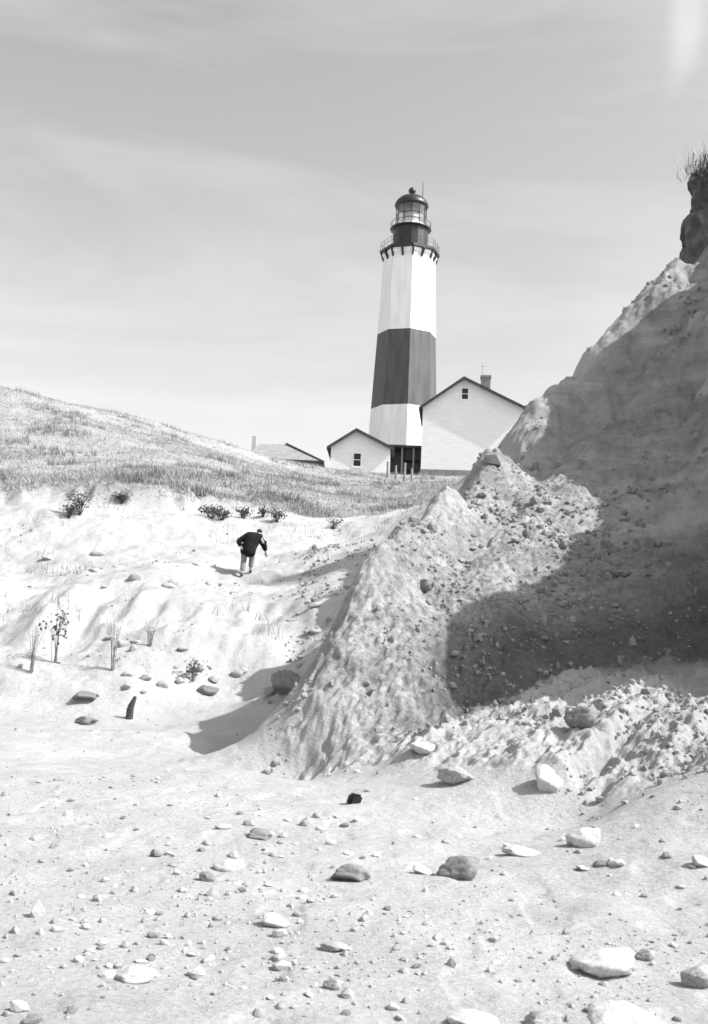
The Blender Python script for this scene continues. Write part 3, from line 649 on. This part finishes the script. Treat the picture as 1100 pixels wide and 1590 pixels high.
# stones one can single out:  pixel x, y of the foot, width in pixels, height factor, mesh, label
for qx, qy, wpx, fl, mi, lab in [
    (945, 1504, 112, .5, 0, 'long pale flat-topped stone with a dark undercut, alone on the smooth sand'),
    (1003, 1490, 34, .9, 1, 'small angular stone at the end of the long flat-topped stone'),
    (975, 1622, 150, .75, 2, 'big pale boulder with a black shadow beside it, cut by the picture bottom'),
    (845, 1595, 70, .6, 3, 'rounded pale stone beside the big boulder with the black shadow'),
    (735, 1592, 70, .45, 4, 'low whitish stone half sunk at the bottom edge of the sand'),
    (1092, 1532, 60, .9, 5, 'pale upright stone on the sand at the edge of view past the flat-topped stone'),
    (712, 1362, 72, .85, 1, 'rough dark rubble boulder with loose bits, standing on open sand'),
    (655, 1357, 34, .7, 2, 'white stone lying against the rough rubble boulder'),
    (808, 1328, 52, .5, 4, 'flat whitish stone near the foot of the scree, thin shadow under it'),
    (912, 1312, 62, .8, 0, 'pale hooked stone with dark undercut at the foot of the scree'),
    (545, 1366, 62, .7, 3, 'dark low stone on the sand beside the stone field'),
    (522, 1477, 46, .5, 5, 'flat stone with a thin dark shadow on the smooth sand'),
    (518, 1535, 34, .8, 1, 'small tilted stone on bare sand past the thin-shadow flat stone'),
    (425, 1438, 46, .8, 2, 'bright whitish boulder in the stone field'),
    (402, 1302, 44, .6, 3, 'dark slab lying in the middle of the stone field'),
    (210, 1522, 60, .5, 4, 'low broad pale stone with a dark chip at one end'),
    (360, 1352, 56, .6, 0, 'pale broad stone behind the darker slab of the stone field'),
    (848, 1228, 46, 1.5, 2, 'tall pointed clay block throwing a triangular shadow on the scree'),
    (712, 1214, 60, .7, 5, 'low broad clay block with a long dark shadow on the lower scree'),
    (905, 1124, 60, .9, 1, 'dark rough block high on the scree'),
    (660, 1168, 46, .6, 0, 'dark-sided block where the nose of the bluff meets the scree'),
    (133, 1088, 44, .5, 3, 'dark flat slab propped at the foot of the sand bank'),
    (133, 1124, 38, .6, 1, 'dark stone lying just in front of the propped slab'),
    (322, 1078, 32, .8, 4, 'small dark stone at the foot of the bank near the gully'),
    (448, 1076, 66, 1.0, 2, 'large block leaning at the mouth of the gully, coloured dark as shadow'),  # its dark colour paints in the shadow wedge of the gully
    (425, 1078, 30, .8, 5, 'small clay lump at the foot of the large shadow-coloured gully block'),
    (875, 852, 20, .9, 1, 'dark stone sticking out of the sunlit patch of the bluff'),
    (846, 995, 16, .9, 3, 'dark stone sticking out of the shaded bluff foot'),
    (660, 918, 34, .9, 1, 'dark stone jutting from the nose of the bluff'),
    (1090, 1345, 40, .7, 2, 'squarish stone at the foot of the scree by the picture edge')]:
    p, s = at_px(qx, qy, wpx)
    stone(BIG[mi], p, s, lab, flat=fl*1.25, sink=.24, rz=random.uniform(-.3, .3), name='boulder' if wpx > 60 else 'stone')
# dark stones, gully block with painted shade, upright stake, black block
for nm in ('dark',):
    for lab in ('dark flat slab propped at the foot of the sand bank', 'dark stone lying just in front of the propped slab', 'dark low stone on the sand beside the stone field',
                'rough dark rubble boulder with loose bits, standing on open sand', 'dark slab lying in the middle of the stone field', 'dark stone sticking out of the sunlit patch of the bluff',
                'dark stone sticking out of the shaded bluff foot', 'dark stone jutting from the nose of the bluff', 'dark rough block high on the scree', 'large block leaning at the mouth of the gully, coloured dark as shadow', 'small dark stone at the foot of the bank near the gully'):
        for o in [q for q in COL.objects if q.get('label') == lab]:
            o.data = o.data.copy(); o.data.materials.clear(); o.data.materials.append(M_STONE[2])
p = hit(200, 1117); bm = bmesh.new(); tube(bm, (0, 0, -.25), (.02, 0, .2), .075, .07, 7); tube(bm, (.02, 0, .2), (.10, 0, .42), .07, .03, 7)
o = fin('driftwood_stake', bm, M_TWIG); o.location = p; tag(o, 'short dark driftwood stake upright in the beach sand', 'driftwood')
p = hit(549, 1248); bm = bmesh.new(); box(bm, -.062, .062, -.05, .05, -.03, .09); bmesh.ops.bevel(bm, geom=bm.edges[:], offset=.02, segments=2, affect='EDGES')
for vtx in bm.verts: vtx.co.x += .12*vtx.co.z
o = fin('charred_block', bm, M_BLACK); o.location = p; o.rotation_euler = (.1, .15, .4); tag(o, 'small jet black charred wood block on the sand', 'wood')
SL = [stone_mesh('clod', 3, 200+i, .8, m=mat('sandy_clod', .38, .95, .2, 5, .8, 16)) for i in range(4)]
for i in range(34):
    qx, qy = random.choice([(random.gauss(215, 45), random.uniform(990, 1085)), (random.gauss(330, 50), random.uniform(1040, 1085)), (random.gauss(470, 30), random.uniform(900, 1040)), (random.uniform(0, 320), random.uniform(855, 915))])
    p, s_ = at_px(qx, qy, random.uniform(8, 24))
    where = 'in the gully mouth' if qx > 400 else 'on the bench of the sand bank' if qy < 930 else 'at the foot of the sand bank'
    stone(SL[i % 4], p, s_, ('larger ' if s_ > .12 else 'small ')+'pale slumped sand clod '+where, 'slumped sand clods', name='clod', cat='clod', flat=random.uniform(.5, 1.1), sink=.3)
# ordinary beach stones: places read off the photograph, then more of them at random
spots = [(62, 1216, 12), (92, 1213, 16), (105, 1266, 14), (190, 1272, 12), (165, 1301, 14), (64, 1340, 10), (126, 1394, 12), (88, 1434, 18), (113, 1430, 12), (240, 1330, 22), (262, 1328, 14), (268, 1345, 14), (274, 1358, 12),
         (322, 1312, 16), (362, 1332, 20), (322, 1368, 28), (346, 1287, 26), (388, 1282, 20), (447, 1275, 14), (490, 1270, 14), (515, 1312, 16), (534, 1285, 14), (470, 1396, 18), (484, 1402, 14), (520, 1394, 14), (462, 1424, 14), (432, 1455, 24),
         (240, 1456, 20), (262, 1457, 16), (246, 1430, 10), (218, 1495, 18), (258, 1505, 14), (168, 1518, 24), (155, 1474, 12), (78, 1504, 10), (28, 1486, 14), (8, 1495, 14), (10, 1577, 14), (30, 1570, 30), (300, 1520, 16), (420, 1552, 12),
         (405, 1426, 14), (648, 1301, 12), (695, 1310, 14), (712, 1302, 12), (602, 1414, 16), (625, 1451, 10), (628, 1491, 14), (760, 1448, 12), (810, 1424, 10), (905, 1352, 20), (935, 1345, 24), (960, 1345, 24), (1036, 1332, 20), (958, 1390, 12),
         (1002, 1394, 12), (1045, 1470, 12), (1012, 1465, 10), (585, 1330, 16), (478, 1282, 22), (500, 1290, 16), (440, 1300, 18), (556, 1275, 14), (570, 1230, 12), (163, 1208, 10), (210, 1206, 14), (340, 1236, 10), (372, 1236, 10), (244, 1216, 10)]
rest = 'beach stone'
ANCH = [('near the long flat-topped stone', 945, 1506), ('around the big boulder with the black shadow', 890, 1580), ('round the rough dark rubble boulder', 712, 1362), ('along the foot of the scree', 940, 1330),
        ('by the jet black charred block', 549, 1250), ('beside the low dark stone', 530, 1375), ('round the bright whitish boulder', 425, 1438), ('by the dark slab of the stone field', 402, 1302), ('near the broad stone with the chipped end', 210, 1522),
        ('near the thin-shadow flat stone', 522, 1490), ('below the propped slab of the bank', 133, 1150), ('on open sand far from any boulder', 110, 1400), ('where sand meets the nose of the bluff', 500, 1215), ('beside the pale broad stone', 350, 1350)]
ANCH = [(t_, hit(a1, b1, 3, 30, 500)) for t_, a1, b1 in ANCH]
def ord_stone(j, k, p, s, **kw):
    t_ = min(ANCH, key=lambda q: (q[1]-p).length)[0]
    sz = 'small' if s > .03 else 'tiny'; cl = ('pale', 'grey', 'dark')[j]
    return stone(SM[j][k], p, s, sz+' '+cl+' beach stone '+t_, 'scattered beach stones', **kw)
for i, (qx, qy, w_) in enumerate(spots):
    p, s = at_px(qx, qy, w_*1.15); j = [0, 1, 0, 2, 0, 1][i % 6]; ord_stone(j, i % 5, p, s, flat=random.uniform(.6, 1.3), sink=.3, tilt=.3)
cnt = 0
while cnt < 165:
    qx, qy = random.uniform(0, 1100), 1195+395*random.random()**1.2
    dn = .9*math.exp(-((qx-430)/130)**2-((qy-1310)/75)**2) + .6*math.exp(-((qx-170)/150)**2-((qy-1480)/80)**2) + .5*math.exp(-((qx-980)/120)**2-((qy-1340)/45)**2) + 0.10
    if qx > 560 and 1370 < qy < 1560 and random.random() < .85: continue
    if random.random() > dn: continue
    p = hit(qx, qy, 3, 30, 500); s = random.uniform(.010, .034)*(1 if random.random() < .85 else 1.5)
    ord_stone(random.choice((0, 0, 0, 0, 1, 1, 2)), random.randrange(5), p, s, flat=random.uniform(.7, 1.3), sink=.3, tilt=.3); cnt += 1

# uncountable: gravel on the beach, rubble on the nose and the scree
ico = bmesh.new(); bmesh.ops.create_icosphere(ico, subdivisions=1, radius=1.0)
IV = np.array([v_.co[:] for v_ in ico.verts]); IF = np.array([[v_.index for v_ in f_.verts] for f_ in ico.faces]); ico.free()
def rubble(name, x, y, size, m, label, sink=.2):
    n = len(x); z = H(x, y); k = len(IV)
    sc = size[:, None]*rng.uniform(.55, 1.3, (n, 3)); V = IV[None]*(1+rng.normal(0, .18, (n, k, 1)))*sc[:, None, :]
    a = rng.uniform(0, 6.3, n); ca, sa = np.cos(a), np.sin(a)
    V = np.stack([V[..., 0]*ca[:, None]-V[..., 1]*sa[:, None], V[..., 0]*sa[:, None]+V[..., 1]*ca[:, None], V[..., 2]], -1)
    V += np.stack([x, y, z+size*(.5-sink)], -1)[:, None, :]
    F = (IF[None]+np.arange(n)[:, None, None]*k).reshape(-1, 3)
    o = mesh_np(name, V.reshape(-1, 3), F, m, kind='stuff'); o['label'] = label
n = 8000; r_ = np.exp(rng.uniform(math.log(4), math.log(22), n)); a_ = rng.uniform(-.36, .36, n); x, y = r_*np.sin(a_), r_*np.cos(a_)
b_, g_, k_, s_ = regions(x, y); dn = fbm(x, y, 2.2, 3, 66); kp = (b_ < .5) & (k_ < .5) & (rng.uniform(0, 1, n) < np.clip(.25+1.6*dn, .02, 1)); x, y = x[kp], y[kp]
rubble('beach_gravel', x, y, rng.gamma(1.3, .005, len(x))+.003, M_STONE[1], 'fine gravel strewn over the beach sand', .42)
n = 34000; x, y = rng.uniform(-1.2, 8.5, n), rng.uniform(9, 30, n); b_, g_, k_, s_ = regions(x, y); sc_ = tps_scree(x, y); dn = fbm(x, y, 1.3, 3, 67)
nosem = sstep(5.0, 2.0, x)*sstep(23, 19, y)
kp = (b_ > .5) & (rng.uniform(0, 1, n) < np.clip((.18+1.1*dn)*(.25+sc_*.8+nosem), 0, 1)); x, y = x[kp], y[kp]
rubble('bluff_rubble', x, y, rng.gamma(1.1, .013, len(x))+.006, M_CLOD, 'loose clods and stones over the nose and foot of the bluff')
n = 5000; x, y = rng.uniform(-1.5, 3.0, n), rng.uniform(18, 40, n); b_, g_, k_, s_ = regions(x, y); dn = fbm(x, y, 1.8, 3, 68)
kp = (b_ < .5) & (g_ < .5) & (rng.uniform(0, 1, n) < np.clip(.1+1.2*dn, 0, 1)); x, y = x[kp], y[kp]
rubble('gully_rubble', x, y, rng.gamma(1.5, .016, len(x))+.01, M_CLOD, 'loose clods in the gully behind the nose of the bluff')

n = 6000; x, y = rng.uniform(-17, 2, n), rng.uniform(20, 43, n); b_, g_, k_, s_ = regions(x, y); dn = fbm(x, y, 2.0, 3, 69)
kp = (k_ > .6) & (rng.uniform(0, 1, n) < np.clip(.08+1.1*dn, 0, 1)); x, y = x[kp], y[kp]
rubble('bank_gravel', x, y, rng.gamma(1.2, .014, len(x))+.008, M_STONE[1], 'small stones weathering out of the sand bank')
n = 9000; x, y = rng.uniform(2, 10.5, n), rng.uniform(16, 31, n); b_, g_, k_, s_ = regions(x, y); dn = fbm(x, y, 1.6, 3, 70)
kp = (b_ > .5) & (tps_scree(x, y) < .3) & (rng.uniform(0, 1, n) < np.clip(.10+1.0*dn, 0, 1)); x, y = x[kp], y[kp]
rubble('face_stones', x, y, rng.gamma(1.2, .022, len(x))+.012, M_STONE[2], 'dark stones embedded in the shaded bluff face', .35)

# ------------------------------------------------------------------ the climber
pp = hit(382, 896)
def skin(name, pts, edges, m, parent, root=0, sub=2):
    me = bpy.data.meshes.new(name); me.from_pydata([q[0] for q in pts], edges, []); o = bpy.data.objects.new(name, me); COL.objects.link(o); o.parent = parent; me.materials.append(m)
    md = o.modifiers.new('skin', 'SKIN'); md.use_smooth_shade = True
    for i, q in enumerate(pts):
        sv = me.skin_vertices[0].data[i]; r = q[1]; sv.radius = r if isinstance(r, tuple) else (r, r); sv.use_root = (i == root)
    o.modifiers.new('sub', 'SUBSURF').levels = sub; o.modifiers['sub'].render_levels = sub
    return o
pe = empty('person', pp, 0, 'person in dark coat and pale trousers climbing the sand slope, bent forward', 'person')
# joints, seen from behind: +x to the right, +y uphill, away from the camera; right foot is the uphill one
hip = (0, .02, .86); ch_ = (.17, .26, 1.17); nk = (.25, .40, 1.29); hd = (.30, .50, 1.38)
LS, RS = (-.03, .24, 1.26), (.36, .28, 1.20); LE, LH = (-.31, .16, 1.06), (-.17, .06, .88); RE, RH = (.48, .38, .97), (.52, .52, .80)
LK, LA, LT = (-.10, .10, .48), (-.12, -.06, .09), (-.14, .10, .05); RK, RA, RT = (.13, .28, .56), (.10, .26, .22), (.10, .42, .19)
bp_ = [(hip, .13), (ch_, .15), (nk, .06), (hd, .085), ((.32, .54, 1.45), .075), (LS, .07), (LE, .048), (LH, .032), (RS, .07), (RE, .048), (RH, .032),
       ((-.09, .03, .82), .10), (LK, .065), (LA, .042), (LT, .04), ((.09, .05, .82), .10), (RK, .065), (RA, .042), (RT, .04)]
be = [(0, 1), (1, 2), (2, 3), (3, 4), (1, 5), (5, 6), (6, 7), (1, 8), (8, 9), (9, 10), (0, 11), (11, 12), (12, 13), (13, 14), (0, 15), (15, 16), (16, 17), (17, 18)]
def hand(w, d, base):                   # five fingers rooted at the wrist
    w, d = Vector(w), Vector(d).normalized(); s = d.cross(Vector((0, 1, 0))).normalized(); out = []
    i0 = len(bp_); bp_.append((tuple(w+d*.07), .034)); be.append((base, i0))
    for k in range(5):
        ln_ = (.05, .075, .085, .08, .06)[k]; off = (-.045, -.026, -.008, .010, .027)[k]; st = w+d*(.03 if k == 0 else .09)+s*off
        j = len(bp_); bp_.append((tuple(st), .010)); bp_.append((tuple(st+d*ln_*.5+s*(-.02 if k == 0 else 0)), .009)); bp_.append((tuple(st+d*ln_+Vector((0, .025, 0))), .007)); be.extend([(i0, j), (j, j+1), (j+1, j+2)])
hand(LH, (.5, .3, -.4), 7); hand(RH, (.15, .4, -.8), 10)
skin('body', bp_, be, M_SKIN, pe, 0, 2)
skin('trousers', [((0, .02, .88), .15), ((-.09, .03, .80), .125), ((-.10, .09, .49), .092), ((-.12, -.04, .14), .078), ((.09, .06, .80), .125), ((.13, .26, .57), .092), ((.10, .25, .27), .078)],
     [(0, 1), (1, 2), (2, 3), (0, 4), (4, 5), (5, 6)], M_TROUS, pe)
skin('coat', [((-.01, .03, .58), (.26, .26)), ((.02, .06, .82), (.25, .25)), ((.07, .13, 1.0), .23), (ch_, .22), ((.24, .385, 1.30), .115), (LS, .13), (LE, .095), ((-.20, .08, .91), .066), (RS, .14), (RE, .095), ((.51, .49, .84), .062)],
     [(0, 1), (1, 2), (2, 3), (3, 4), (3, 5), (5, 6), (6, 7), (3, 8), (8, 9), (9, 10)], M_COAT, pe, 3)
skin('hair', [((.28, .455, 1.37), .088), ((.30, .49, 1.44), .095), ((.325, .54, 1.48), .07)], [(0, 1), (1, 2)], M_HAIR, pe)
for a, b2 in ((LA, LT), (RA, RT)):
    skin('shoe', [((a[0], a[1]-.03, a[2]-.03), .052), ((b2[0], b2[1], b2[2]-.01), .05), ((b2[0], b2[1]+.06, b2[2]-.012), .035)], [(0, 1), (1, 2)], M_SHOE, pe)

S.cycles.filter_width = 1.6
